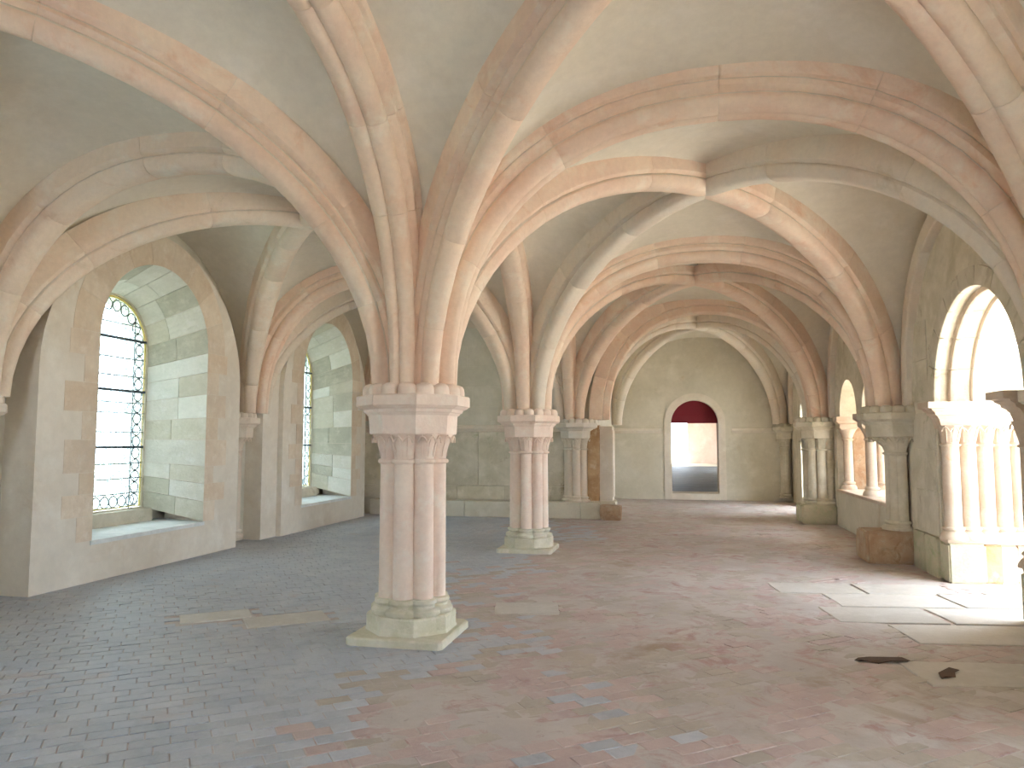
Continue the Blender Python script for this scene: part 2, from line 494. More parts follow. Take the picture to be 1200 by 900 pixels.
def east_window(n, yc, hwp, zp_spring, bounds):
    """left wall window: block standing proud of the wall, splayed embrasure of ashlar, leaded glass"""
    xf, xg = -4.35, -5.10
    hw_o, zs_o, z_o = 1.02, 2.86, 0.47
    hw_i, zs_i, z_i = 0.66, 2.88, 0.70
    w = struct_empty('window_%d' % n, (xg, yc, 0))
    opening = arch_line(yc, hw_o, z_o, zs_o, 24)
    outer = arch_line(yc, hwp, 0, zp_spring, 30)
    plate(outer, [opening], Xp(xf, -1), 0.62, M['plaster'], 'wall_block', w)
    # outer wall behind, with a hole of the glass outline
    gl = arch_line(yc, hw_i, z_i, zs_i, 24)
    # embrasure ashlar: loft from the opening to the glass outline
    def Sp(t, v, off=0.0):
        a = outline_pt(opening, t); b = outline_pt(gl, t)
        s = a[0] + (b[0] - a[0]) * v; z = a[1] + (b[1] - a[1]) * v
        x = xf + (xg - xf) * v
        if off:
            ds, dz = s - yc, (z - zs_o) if z > zs_o else 0.0
            q = math.hypot(ds, dz) or 1
            s += ds / q * off; z += dz / q * off
        return (x, s, z)
    leg = (zs_o - z_o); arc = PI * hw_o; tot = 2 * leg + arc
    cuts = [0.0]
    rw = random.Random(40 + n)
    nl = 8
    cs = [0.0]
    for i in range(nl): cs.append(cs[-1] + rw.uniform(0.7, 1.3))
    cs = [c / cs[-1] * leg / tot for c in cs]
    na = 9
    ts = cs[:] + [leg / tot + arc / tot * (i / na) for i in range(1, na + 1)] + [1 - c for c in reversed(cs[:-1])]
    g = 0.0006
    for i in range(len(ts) - 1):
        t0, t1 = ts[i] + g, ts[i + 1] - g
        sp = rw.choice([0.35, 0.55, 0.65, 1.0, 0.45]) if not (nl <= i < nl + na) else rw.choice([0.5, 1.0, 0.6])
        for (v0, v1) in ([(0.0, sp), (sp, 1.0)] if sp < 1 else [(0.0, 1.0)]):
            m = MB(); k = 4 if nl <= i < nl + na else 1
            v0g, v1g = v0 + (0.004 if v0 > 0 else 0), v1 - 0.004
            pr = rw.uniform(-0.003, 0.0)
            ring = []
            for q in range(k + 1):
                t = t0 + (t1 - t0) * q / k
                ring.append([Sp(t, v0g, pr), Sp(t, v1g, pr), Sp(t, v1g, 0.09), Sp(t, v0g, 0.09)])
            m.loft(ring)
            m.build('ashlar_block', rw.choice(ASH), w, False, Sp((t0 + t1) / 2, (v0 + v1) / 2))
    m = MB(); rings = []
    for q in range(61):
        t = q / 60
        rings.append([Sp(t, 0.002, 0.013), Sp(t, 0.998, 0.013), Sp(t, 0.998, 0.08), Sp(t, 0.002, 0.08)])
    m.loft(rings); m.build('mortar_bed', M['plaster'], w)
    # quoins flush round the opening
    for i in range(len(ts) - 1):
        t0, t1 = ts[i] + 0.0003, ts[i + 1] - 0.0003
        inarc = nl <= i < nl + na
        wd = 0.40 if inarc else (0.46 if i % 2 else 0.24) + rw.uniform(-0.04, 0.04)
        m = MB(); k = 4 if inarc else 1; rings = []
        for q in range(k + 1):
            t = t0 + (t1 - t0) * q / k
            (_, s0, z0) = Sp(t, 0.0); (_, s1, z1) = Sp(t, 0.0, wd)
            rings.append([(xf + 0.004, s0, z0), (xf + 0.004, s1, z1), (xf - 0.03, s1, z1), (xf - 0.03, s0, z0)])
        m.loft(rings)
        m.build('quoin_stone', QUO[(i * 7 + n) % 3 == 0], w, False, rings[0][0])
    # sill slab, sloping up to the step under the glass
    m = MB()
    m.loft([[(xf + 0.012, yc - hw_o - .02, z_o - 0.05), (xf + 0.012, yc + hw_o + .02, z_o - 0.05), (xf + 0.012, yc + hw_o + .02, z_o), (xf + 0.012, yc - hw_o - .02, z_o)],
            [(xg - 0.1, yc - hw_o + .02, z_o - 0.05), (xg - 0.1, yc + hw_o - .02, z_o - 0.05), (xg - 0.1, yc + hw_o - .02, z_o + 0.05), (xg - 0.1, yc - hw_o + .02, z_o + 0.05)]])
    m.build('window_sill', M['sill'], w)
    m = MB(); m.box((xg - 0.12, yc - hw_i - 0.10, z_o + 0.0), (xg + 0.14, yc + hw_i + 0.10, z_i - 0.02), 0.008)
    m.build('sill_step', M['greystone'], w)
    # glass in three heights, between the iron bars
    lines = [z_i, 1.52, 2.28, 2.98]
    def clipped(z0, z1, steps=10):
        pts = []
        for i in range(steps + 1):
            z = z0 + (z1 - z0) * i / steps
            h = hw_i if z <= zs_i else math.sqrt(max(0.0, hw_i ** 2 - (z - zs_i) ** 2))
            pts.append((h, z))
        return [(yc - h, z) for h, z in pts] + [(yc + h, z) for h, z in reversed(pts)]
    segs = list(zip(lines, lines[1:])) + [(lines[-1], zs_i + hw_i - 0.002)]
    for (a, b) in segs:
        plate(clipped(a + 0.004, b - 0.002, 12), [], Xp(xg, -1), 0.006, M['glass'], 'glass_pane', w)
    for z in lines[1:]:
        h = hw_i if z <= zs_i else math.sqrt(hw_i ** 2 - (z - zs_i) ** 2)
        m = MB(); m.box((xg + 0.004, yc - h, z - 0.016), (xg + 0.03, yc + h, z + 0.016)); m.build('window_bar', M['iron'], w)
    for z in (0.90, 1.10, 1.30, 1.72, 1.98, 2.12, 2.48, 2.72, 3.18):
        m = MB(); m.box((xg + 0.004, yc - hw_i * (1 if z < 3 else .85), z - 0.007), (xg + 0.016, yc + hw_i * (1 if z < 3 else .85), z + 0.007)); m.build('tie_bar', M['lead'], w)
    for s in (-1, 1):
        m = MB(); m.box((xg + 0.004, yc + s * (hw_i - 0.22) - 0.005, z_i), (xg + 0.016, yc + s * (hw_i - 0.22) + 0.005, 3.30)); m.build('lead_came', M['lead'], w)
    m = MB()
    m.tube([(xg + 0.012, p[0], p[1]) for p in arch_line(yc, hw_i - 0.02, z_i + 0.02, zs_i, 20)] + [(xg + 0.012, yc - hw_i + 0.02, z_i + 0.02)], 0.014, 6)
    m.build('window_frame', M['gilt'], w)
    # border ornament of small lead rings
    border = arch_line(yc, hw_i - 0.125, z_i + 0.11, zs_i, 24)
    Lb = 2 * (zs_i - z_i) + PI * (hw_i - 0.1)
    nb = int(Lb / 0.165)
    m = MB()
    for i in range(nb + 1):
        (s, z) = outline_pt(border, i / nb)
        m.tube([(xg + 0.010, s + 0.075 * math.cos(q * PI / 5), z + 0.075 * math.sin(q * PI / 5)) for q in range(11)], 0.009, 4)
    for i in range(7):
        s = yc - hw_i + 0.2 + i * (2 * hw_i - 0.4) / 6
        m.tube([(xg + 0.010, s + 0.075 * math.cos(q * PI / 5), z_i + 0.1 + 0.075 * math.sin(q * PI / 5)) for q in range(11)], 0.009, 4)
    m.build('lead_scrollwork', M['lead'], w)
    # outer face of the wall round the glass
    return gl

glasses = [east_window(1, 2.36, 1.84, 2.40, None), east_window(2, 7.22, 1.72, 2.40, None), east_window(3, -2.5, 1.82, 2.40, None)]  # third window lies out of view, placed for foreground light
# left wall: recessed face, and its outer skin
recess = [arch_line(yc, 1.25, 0.2, 2.9, 20) for yc in (2.36, 7.22, -2.5)]
struct(plate([(YB, 0), (Y2 + .3, 0), (Y2 + .3, 5.4), (YB, 5.4)], recess, Xp(XL, -1), 0.30, M['plaster_grey'], 'wall_left'))
struct(plate([(YB - .3, -0.3), (Y2 + .6, -0.3), (Y2 + .6, 5.4), (YB - .3, 5.4)], glasses, Xp(-5.06, -1), 0.35, M['greystone'], 'wall_left_outer'))

m = MB(); m.box((-4.9, 5.02, 0), (-4.44, 5.56, 3.2)); m.build('wall_pier', M['plaster'], bpy.data.objects['wall_left'])
# right wall with portal and arcade openings
PC, PR = 2.48, 1.16
portal = arch_line(PC, PR, 0.001, ZS, 28)
portal_outer = [(-9, 0)]
AY0, AY1, AYM = 5.62, 9.22, 7.42
AY0_, AY1_, AYM_ = AY0, AY1, AYM
def twin(z0):
    l = [(AY0, z0), (AY0, 2.05)]
    for a, b in ((AY0 + .30, AYM - .19), (AYM + .19, AY1 - .30)):
        c, q = (a + b) / 2, (b - a) / 2
        l += [(c - q * math.cos(PI * i / 16), 2.05 + q * math.sin(PI * i / 16)) for i in range(0, 17)]
    return l + [(AY1, 2.05), (AY1, z0)]
outer = [(YB, 0), (PC - PR, 0)] + portal[1:-1] + [(PC + PR, 0), (Y3 + .3, 0), (Y3 + .3, 5.4), (YB, 5.4)]
wall_r = struct(plate(outer, [twin(0.66), arch_line(-2.6, 0.75, 0.66, 2.2, 16), arch_line(12.5, 0.95, 0.03, 2.0, 16)], Xp(XR, 1), 1.15, M['greystone'], 'wall_right'))  # openings besides portal and arcade are unseen, put in for their light

# wall behind the camera, wall at the far end of the left nave, far bay
struct(plate([(-5.1, 0), (5.4, 0), (5.4, 5.4), (-5.1, 5.4)], [arch_line(-2.4, 0.5, 1.2, 2.5, 20), arch_line(2.6, 0.5, 1.2, 2.5, 20)], Yp(YB), -0.3, M['plaster_grey'], 'wall_front'))  # both openings behind the camera are added to light the foreground
wl_end = struct(plate([(-5.1, 0), (CX, 0), (CX, 5.4), (-5.1, 5.4)], [], Yp(Y2), 0.35, M['plaster_grey'], 'wall_end_left'))
struct(plate([(Y2 + .35, 0), (Y3, 0), (Y3, 5.4), (Y2 + .35, 5.4)], [], Xp(CX, -1), 0.3, M['plaster_grey'], 'wall_far_left'))
DC, DH, DZ = 2.70, 0.63, 2.10
dl = arch_line(DC, DH + 0.19, 0.001, DZ, 24)
struct(plate([(0.1, 0), (DC - DH - .19, 0)] + dl[1:-1] + [(DC + DH + .19, 0), (5.4, 0), (5.4, 5.4), (0.1, 5.4)], [], Yp(Y3), 0.9, M['plaster_grey'], 'wall_back'))
# front stub that carries the ribs behind the viewer
m = MB(); m.box((-0.4, YB, 0), (0.4, YF + 0.4, 5.4)); struct(m.build('wall_front_pier', M['plaster_grey']))

# blocks of the end wall, ledge in front of it
rb = random.Random(12)
x = -4.72
while x < CX - 0.1:
    w = min(rb.uniform(1.0, 1.6), CX - x)
    m = MB(); m.box((x + .006, Y2 - 0.022, 0.64), (x + w - .006, Y2 + 0.02, 1.80), 0.006)
    m.build('ashlar_block', M['greystone'], wl_end, False, (x + w / 2, Y2, 1.2)); x += w
x = -4.72
while x < CX - 0.1:
    w = min(rb.uniform(0.6, 1.2), CX - x)
    m = MB(); m.box((x + .006, Y2 - 0.026, 0.34), (x + w - .006, Y2 + 0.02, 0.63), 0.006)
    m.build('ashlar_block', M['greystone'], wl_end, False, (x + w / 2, Y2, .5)); x += w
for (za, zb, seed) in ((1.96, 2.36, 1), (2.37, 2.8, 2), (2.81, 3.25, 3), (3.26, 3.7, 4)):
    x = -4.6 + 0.3 * (seed % 2)
    while x < CX - 0.1:
        w = min(rb.uniform(0.8, 1.5), CX - x)
        m = MB(); m.box((x + .003, Y2 - 0.005 - rb.uniform(0, .002), za), (x + w - .003, Y2 + 0.02, zb), 0.003)
        m.build('ashlar_block', M['plaster_grey'], wl_end, False, (x + w / 2, Y2, za)); x += w
tr = struct_empty('trim_1', (-2.2, Y2, 1.83)); x = -4.7
while x < CX + .0:
    w = min(1.3, CX + .05 - x)
    m = MB(); pr = [(0.0, 1.80), (0.03, 1.82), (0.06, 1.86), (0.085, 1.88), (0.085, 1.945), (0.0, 1.955)]
    m.loft([[(x + 0.003, Y2 - p, z) for p, z in pr], [(x + w - 0.003, Y2 - p, z) for p, z in pr]])
    m.build('string_course_stone', M['rib_grey'], tr, False, (x, Y2, 1.8)); x += w
ledge = struct_empty('trim_2', (-2.0, Y2 - 0.15, 0)); x = -4.4
while x < 0.62:
    w = min(rb.uniform(0.9, 1.4), 0.66 - x)
    m = MB(); m.box((x + .004, Y2 - 0.42, 0), (x + w - .004, Y2 - 0.03, 0.33), 0.012)
    m.build('ledge_block', M['plaster_grey'], ledge, False, (x + w / 2, Y2 - .2, 0)); x += w
# masonry stub beside the third pillar, and its blocks
m = rough_block((0.36, 9.55, 0.36), (0.62, 10.1, 1.93), 0.02, seed=3); tag(m.build('wall_stub', M['brownstub'], None, False, (0.5, 9.8, .36)), 'rough brown masonry stub beside the farthest pillar on the ledge', 'pilaster')
m = rough_block((0.60, 9.62, 0.36), (0.90, 10.1, 1.91), 0.006, seed=5); tag(m.build('pilaster', M['plaster'], None, False, (0.75, 9.8, .36)), 'pale narrow pilaster at the corner into the far bay', 'pilaster')
m = rough_block((0.44, 9.50, 0.0), (0.94, 10.1, 0.36), 0.01, seed=8); tag(m.build('footing_block', M['greystone'], None, False, (0.7, 9.8, 0)), 'grey stone footing under the pale pilaster of the far bay', 'stone block')
m = rough_block((0.66, 9.20, 0.0), (1.08, 9.46, 0.30), 0.03, seed=9); tag(m.build('broken_block', M['rust'], None, False, (0.85, 9.3, 0)), 'dark broken stone block on the floor beside the far pilaster', 'stone block')

# far wall: string course either side of the door, door surround, blind, sill
for k, (xa, xb) in enumerate(((0.47, 1.80), (3.68, 5.0))):
    m = MB(); pr = [(0.0, 1.82), (0.03, 1.84), (0.05, 1.87), (0.07, 1.89), (0.07, 1.95), (0.0, 1.96)]
    m.loft([[(xa, Y3 - p, z) for p, z in pr], [(xb, Y3 - p, z) for p, z in pr]])
    struct(m.build('trim_%d' % (k + 3), M['plaster']))
door = struct_empty('door_1', (DC, Y3, 0))
inner = arch_line(DC, DH, 0.0, DZ, 24); outr = arch_line(DC, DH + 0.19, 0.0, DZ, 24)
nst = 13
lt = 2 * DZ + PI * DH
edges = [0, .09, .18, .27, DZ / lt] + [DZ / lt + (1 - 2 * DZ / lt) * i / 7 for i in range(1, 8)] + [.73, .82, .91, 1]
for a, b in zip(edges, edges[1:]):
    a += .0003; b -= .0003
    rings = []
    for q in range(5):
        t = a + (b - a) * q / 4
        p = outline_pt(inner, t); o_ = outline_pt(outr, t)
        rings.append([(p[0], Y3 - .025, p[1]), (o_[0], Y3 - .025, o_[1]), (o_[0], Y3 + .9, o_[1]), (p[0], Y3 + .9, p[1])])
    m = MB(); m.loft(rings); m.build('surround_stone', M['plaster'], door, False, rings[2][0])
bl = [(DC - DH * math.cos(PI * i / 24), DZ + DH * math.sin(PI * i / 24)) for i in range(25)]
m = MB(); m.loft([[(p[0], Y3 + .02, p[1]), (o_[0], Y3 + .02, o_[1]), (o_[0], Y3 + .8, o_[1]), (p[0], Y3 + .8, p[1])] for p, o_ in ((outline_pt(arch_line(DC, DH + .01, 0.0, DZ, 24), q / 60), outline_pt(arch_line(DC, DH + .2, 0.0, DZ, 24), q / 60)) for q in range(61))]); m.build('mortar_bed', M['plaster'], door)
plate(bl, [], Yp(Y3 + 0.30), 0.03, M['blind'], 'red_blind', door)
m = MB(); m.box((DC - DH - .02, Y3 - 0.05, 0), (DC + DH + .02, Y3 + 0.9, 0.17), 0.01); m.build('door_sill', M['plaster'], door)

# long hall beyond the door
hall = struct_empty('wall_hall', (3, 30, 0))
m = MB(); m.box((-1.0, Y3 + .9, -0.1), (9, 43, 0.0)); struct(m.build('floor_hall', M['slate']))
for k in range(14):
    m = MB(); m.box((-1.0, 17.0 + k * 1.8, 0.0), (9, 17.0 + k * 1.8 + 1.78, 0.012)); m.build('paving_row', M['slate'], bpy.data.objects['floor_hall'])
m = MB(); m.box((-1.3, Y3 + .9, 0), (-1.0, 50, 5.0)); m.build('hall_side', M['pinkwall'], hall)
m = MB(); m.box((9, Y3 + .9, 0), (9.3, 34, 5.0)); m.box((9, 34, 3.4), (9.3, 42, 5.0)); m.box((9, 42, 0), (9.3, 49.5, 5.0)); m.build('hall_side', M['pinkwall'], hall)
m = MB(); m.box((-1.3, Y3 + .9, 4.4), (9.3, 49.5, 4.7)); m.build('hall_ceiling', M['web'], hall)
m = MB(); m.box((-1.3, Y3 + .55, 0), (DC - DH - .19, Y3 + .9, 5)); m.box((DC + DH + .19, Y3 + .55, 0), (9.3, Y3 + .9, 5)); m.box((-1.3, Y3 + .55, 3.2), (9.3, Y3 + .9, 5)); m.build('hall_near_wall', M['pinkwall'], hall)
m = MB(); m.box((3.05, 49.0, 0), (9.3, 49.4, 5)); m.box((-1.3, 49, 0), (0.6, 49.4, 5)); m.box((-1.3, 49, 2.95), (9.3, 49.4, 5)); m.build('hall_end_wall', M['pinkwall'], hall)
m = MB(); m.box((-1.0, 43, -0.1), (9, 60, 0.0)); struct(m.build('floor_threshold', M['gravel']))

# outside
m = MB(); m.box((6.45, -25, 4.5), (8.2, 40, 4.8)); cl = struct(m.build('ceiling_cloister_sky_block', M['plaster']))  # gallery roof added out of view to cut sky light at the portal
m = MB(); m.box((8.0, 5.6, 0), (8.5, 7.8, 4.5)); m.box((8.0, 15.5, 0), (8.5, 27, 4.5)); struct(m.build('wall_cloister_light_block', M['brownstub']))  # wall pieces added to block sky light, browned to darken the arcade view
m = MB(); m.box((6.9, -60, -0.25), (90, 60, -0.06)); struct(m.build('ground_cloister', M['gravel']))
m = MB(); m.box((-90, -60, -1.0), (-5.5, 80, -0.5)); struct(m.build('ground_garden', M['lawn']))
m = MB(); m.box((-5.4, 60, -0.4), (90, 110, -0.1)); struct(m.build('ground_far', M['gravel']))
m = MB(); m.box((5.3, PC - PR, -0.1), (6.95, PC + PR, -0.012)); m.build('threshold', M['slab'], floor)
m = MB(); m.box((13.0, 19.0, -0.06), (13.4, 34, 0.62)); m.box((12.9, 19.0, 0.62), (13.5, 34, 0.78)); tag(m.build('garden_wall', M['greystone'], None, False, (13.2, 26, 0)), 'low grey stone wall outside, seen past the portal shafts', 'wall')
m = MB(); m.box((-5.6, YB - .3, 5.4), (6.4, 15.9, 5.7)); struct(m.build('roof_light_block', M['greystone']))  # unseen slab added above the vaults to keep sky light out

# ------------------------------------------------------------------ vault
def curve(A, B, e, apex, n=2.0, samples=28, eb=None):
    """intrados from A to B in plan: rises from the springing, superellipse"""
    A = Vector((A[0], A[1])); B = Vector((B[0], B[1]))
    Ld = (B - A).length; d = (B - A) / Ld
    eb = e if eb is None else eb
    c = (e + Ld - eb) / 2; a = (Ld - e - eb) / 2; b = apex - ZS
    pts = []
    for i in range(samples + 1):
        th = PI * i / samples
        cs, sn = math.cos(th), math.sin(th)
        u = c - a * math.copysign(abs(cs) ** (2 / n), cs); z = ZS + b * max(0, sn) ** (2 / n)
        p = A + d * u
        pts.append(Vector((p.x, p.y, z)))
    return pts

P_DIAG = [(0, 0), (.045, .006), (.085, .03), (.108, .07), (.105, .11), (.088, .135), (.118, .145), (.138, .165), (.132, .19), (.118, .205), (.155, .215), (.18, .235), (.18, .42)]
P_SIMPLE = [(0, 0), (.06, .002), (.11, .02), (.14, .06), (.145, .12), (.125, .145), (.165, .155), (.185, .175), (.185, .42)]
P_TRANS = [(0, .030), (.018, .012), (.055, 0), (.10, .008), (.14, .04), (.152, .09), (.14, .125), (.125, .14), (.165, .15), (.195, .175), (.195, .215), (.18, .23), (.215, .245), (.225, .265), (.225, .42)]
P_FLAT = [(0, 0), (.15, 0), (.17, .02), (.17, .13), (.15, .145), (.20, .15), (.23, .165), (.23, .42)]
P_WALL = [(0, 0), (.08, 0), (.095, .015), (.095, .20)]

def rib(name, label, cat, A, B, e, apex, prof, mat, n=2.0, group=None, taper=True, per=4, samples=28, eb=None, seed=0):
    pts = curve(A, B, e, apex, n, samples, eb)
    d = (Vector((B[0], B[1], 0)) - Vector((A[0], A[1], 0))).normalized()
    lat = Vector((-d.y, d.x, 0))
    full = [(-u, w) for u, w in reversed(prof[1:])] + list(prof)
    root = thing(name, label, cat, tuple(pts[0]), group)
    rr_ = random.Random(seed + 99)
    # ring boundaries of the voussoirs
    k = 0; cuts = [0]
    while k < samples:
        k = min(samples, k + rr_.choice([per - 1, per, per, per + 1])); cuts.append(k)
    if samples - cuts[-2] < 2 and len(cuts) > 2: cuts.pop(-2)
    def frame(i):
        a = pts[max(0, i - 1)]; b = pts[min(samples, i + 1)]
        t = (b - a).normalized()
        if i == 0 or i == samples: t = Vector((0, 0, 1)) if i == 0 else Vector((0, 0, -1))
        nrm = lat.cross(t)          # points away from the opening
        if (nrm.z < 0 and 0 < i < samples): nrm = -nrm
        if i == 0: nrm = -d
        if i == samples: nrm = d
        return t, nrm
    def ring(i, sc=1.0, sh=0.0):
        t, nrm = frame(i)
        f = min(i, samples - i) / samples
        ls = (0.62 + 0.38 * min(1, f / 0.22)) if taper else 1.0
        return [tuple(pts[i] + lat * (u * ls * sc) + nrm * (w + (1 - sc) * 0.3) + t * sh) for u, w in full]
    for a, b in zip(cuts, cuts[1:]):
        rings = [ring(a, 0.985, 0.001)] + [ring(a, 1.0, 0.007)] + [ring(i) for i in range(a + 1, b)] + [ring(b, 1.0, -0.007)] + [ring(b, 0.985, -0.001)]
        mb = MB(); mb.loft(rings)
        mb.build('voussoir', mat if not isinstance(mat, list) else rr_.choice(mat), root, True, tuple(pts[(a + b) // 2]))
    # the bedding in the joints
    rings = [ring(i, 0.97) for i in range(samples + 1)]
    mb = MB(); mb.loft(rings); mb.build('mortar_core', M['rib_grey'], root)
    return root

TR_R, TR_L, LG, KR, KL = 4.19, 4.12, 4.33, 4.36, 4.30
RB, RG = M['rib'], M['rib_grey']
G = None
rib('transverse_arch', 'big pink moulded arch springing from nearest pillar across the upper right', 'arch', (0, Y0), (RX, Y0), .37, TR_R, P_TRANS, RB, 2.25, seed=1)
rib('transverse_arch', 'brownish arch from nearest pillar towards the left wall, above the left window', 'arch', (LX, Y0), (0, Y0), .37, TR_L, P_SIMPLE, M['rib_mid'], 2.25, seed=2)
rib('transverse_arch', 'pinkish moulded arch from the second pillar to the right wall', 'arch', (0, Y1), (RX, Y1), .37, TR_R, P_TRANS, RB, 2.25, seed=3)
rib('transverse_arch', 'moulded arch from the second pillar to the left wall, beside the second window', 'arch', (LX, Y1), (0, Y1), .37, TR_L, P_TRANS, RB, 2.25, seed=4)
rib('transverse_arch', 'flat-edged orange-tinged arch before the far bay with the door', 'arch', (CX + .05, Y2), (RX, Y2), .33, TR_R + .06, P_FLAT, RB, 2.2, seed=5)
rib('transverse_arch', 'arch against the end wall of the left nave, above the ledge', 'arch', (LX, Y2), (0, Y2), .37, TR_L, P_WALL, RG, 2.25, seed=6)
rib('longitudinal_arch', 'double-roll arch rising from nearest pillar to the top edge of the photo', 'arch', (0, YF), (0, Y0), .37, LG, P_TRANS, RB, 2.25, seed=7)
rib('longitudinal_arch', 'arch linking the nearest and second pillars', 'arch', (0, Y0), (0, Y1), .37, LG, P_SIMPLE, RB, 2.25, seed=8)
rib('longitudinal_arch', 'arch linking the second and the farthest pillar', 'arch', (0, Y1), (0, Y2), .37, LG, P_SIMPLE, RB, 2.25, seed=9)
rib('transverse_arch', 'transverse arch of the first right bay, overhead of the viewer', 'arch', (0, YF), (RX, YF), .37, TR_R, P_TRANS, RB, 2.25, seed=10)
rib('transverse_arch', 'transverse arch of the first left bay, beyond the upper left of the photo', 'arch', (LX, YF), (0, YF), .37, TR_L, P_SIMPLE, RB, 2.25, seed=11)
def diags(x0, y0, x1, y1, key, l1, l2, p, m1, m2, sd):
    rib('diagonal_rib', l1, 'vault rib', (x0, y0), (x1, y1), .38, key, p[0], m1, 1.98, seed=sd, samples=32)
    rib('diagonal_rib', l2, 'vault rib', (x1, y0), (x0, y1), .38, key, p[1], m2, 1.98, seed=sd + 1, samples=32)
diags(0, Y0, RX, Y1, KR, 'diagonal rib from nearest pillar over the bay keystone, then down right of the second arch', 'diagonal rib curving from the upper right edge over the keystone to the second pillar',
      (P_SIMPLE, P_SIMPLE), RB, RG, 20)
diags(LX, Y0, 0, Y1, KL, 'pale diagonal rib with dark joints arching over the left window to a keystone', 'short grey-green diagonal rib coming down between the two left windows',
      (P_SIMPLE, P_SIMPLE), M['rib_mid'], M['rib_mid'], 30)
diags(0, Y1, RX, Y2, KR, 'diagonal rib from the second pillar over the second right-hand keystone', 'diagonal rib from the right wall respond over the second keystone to the farthest pillar',
      (P_SIMPLE, P_SIMPLE), RB, RB, 40)
diags(LX, Y1, 0, Y2, KL, 'diagonal rib over the second left window, mostly behind the nearest pillar', 'moulded diagonal rib descending left of the second pillar head',
      (P_SIMPLE, P_DIAG), RG, RB, 50)
diags(LX, YF, 0, Y0, KL, 'large orange-streaked moulded rib from nearest pillar sweeping to the upper left edge', 'diagonal rib of the first left bay, beyond the upper left corner',
      (P_DIAG, P_DIAG), RB, RB, 60)
diags(0, YF, RX, Y0, KR, 'brown moulded rib in the upper right corner, rising from the right wall', 'heavily moulded rib rising right of nearest pillar to the top edge',
      (P_TRANS, P_DIAG), RB, RB, 70)
diags(CX, Y2, RX - .1, Y3 - .05, 4.30, 'shaded diagonal rib of the far bay, left foot by the pale pilaster', 'shaded diagonal rib of the far bay, right foot by the farthest respond',
      (P_SIMPLE, P_SIMPLE), RG, RG, 80)
for (xk, yk, zk) in ((RX / 2, Y1 / 2, KR), (LX / 2, Y1 / 2, KL), (RX / 2, (Y1 + Y2) / 2, KR), (LX / 2, (Y1 + Y2) / 2, KL)):
    pass
for i, (ya, yb) in enumerate(((YF, Y0), (Y0, Y1), (Y1, Y2), (Y2, Y3))):
    rib('wall_rib', ['wall rib of the first right bay, beyond the right edge', 'thin wall rib over the bright round-headed portal', 'thin wall rib over the twin arcade in the right wall', 'thin wall rib on the dark right wall of the far bay'][i],
        'vault rib', (XR - .02, ya), (XR - .02, yb), .42, 4.15, P_WALL, RG, 2.2, seed=90 + i)

ceiling = struct_empty('ceiling', (0, 5, 4.5))
def web(x0, y0, x1, y1, tx, ty0, ty1, key, mat=None):
    """vault cells of one bay. tx: apex of arches in x at y0/y1 pair; ty0/ty1: apex of arches in y at x0/x1"""
    N_ = 16; ns = 10
    cx, cy = (x0 + x1) / 2, (y0 + y1) / 2
    def arch(A, B, apex, nn):   # half curve A -> middle
        return curve(A, B, .06, apex, nn, N_ * 2)[:N_ + 1]
    corners = {'a': (x0, y0), 'b': (x1, y0), 'c': (x1, y1), 'd': (x0, y1)}
    opp = {'a': 'c', 'b': 'd', 'c': 'a', 'd': 'b'}
    dg = {k: arch(corners[k], corners[opp[k]], key + .27, 1.98) for k in corners}
    for (p, q, apex) in (('a', 'b', tx[0]), ('d', 'c', tx[1]), ('a', 'd', ty0), ('b', 'c', ty1)):
        V, Fc = [], []
        for (s, e_) in ((p, q), (q, p)):
            ar = arch(corners[s], corners[e_], apex + .28, 2.2)
            k0 = len(V)
            for i in range(N_ + 1):
                for j in range(ns + 1):
                    t = j / ns
                    P = ar[i].lerp(dg[s][i], t)
                    P.z += 0.10 * math.sin(PI * t) * (i / N_) ** 1.5
                    V.append(tuple(P))
            for i in range(N_):
                for j in range(ns):
                    a = k0 + i * (ns + 1) + j
                    Fc.append((a, a + 1, a + ns + 2, a + ns + 1))
        o = obj('vault_cell', V, Fc, mat or M['web'], ceiling, True)
        bm = bmesh.new(); bm.from_mesh(o.data); bmesh.ops.remove_doubles(bm, verts=bm.verts, dist=0.002)
        bm.to_mesh(o.data); bm.free()
web(0, YF, XR + .03, Y0, (TR_R, TR_R), LG, LG, KR)
web(XL - .03, YF, 0, Y0, (TR_L, TR_L), LG, LG, KL)
web(0, Y0, XR + .03, Y1, (TR_R, TR_R), LG, LG, KR)
web(XL - .03, Y0, 0, Y1, (TR_L, TR_L), LG, LG, KL)
web(0, Y1, XR + .03, Y2, (TR_R, TR_R), LG, LG, KR)
web(XL - .03, Y1, 0, Y2, (TR_L, TR_L), LG, LG, KL)
web(CX, Y2, XR + .03, Y3 + .02, (TR_R, TR_R), LG, LG, 4.30)
sp_o = [(p.x, p.z + .12) for p in curve((CX + .05, Y2), (RX, Y2), .26, TR_R + .10, 2.2, 24)]
struct(plate([(0.05, ZS), (sp_o[0][0], ZS)] + sp_o[1:-1] + [(sp_o[-1][0], ZS), (XR + .05, ZS), (XR + .05, 5.0), (0.05, 5.0)], [], lambda s_, z_, d_: (s_, Y2 + .05 + d_, z_), .16, M['plaster_grey'], 'wall_spandrel'))
m = MB(); m.box((LX - .4, YB, 4.75), (RX + .4, YF, 4.9)); m.build('vault_cell', M['web'], ceiling)

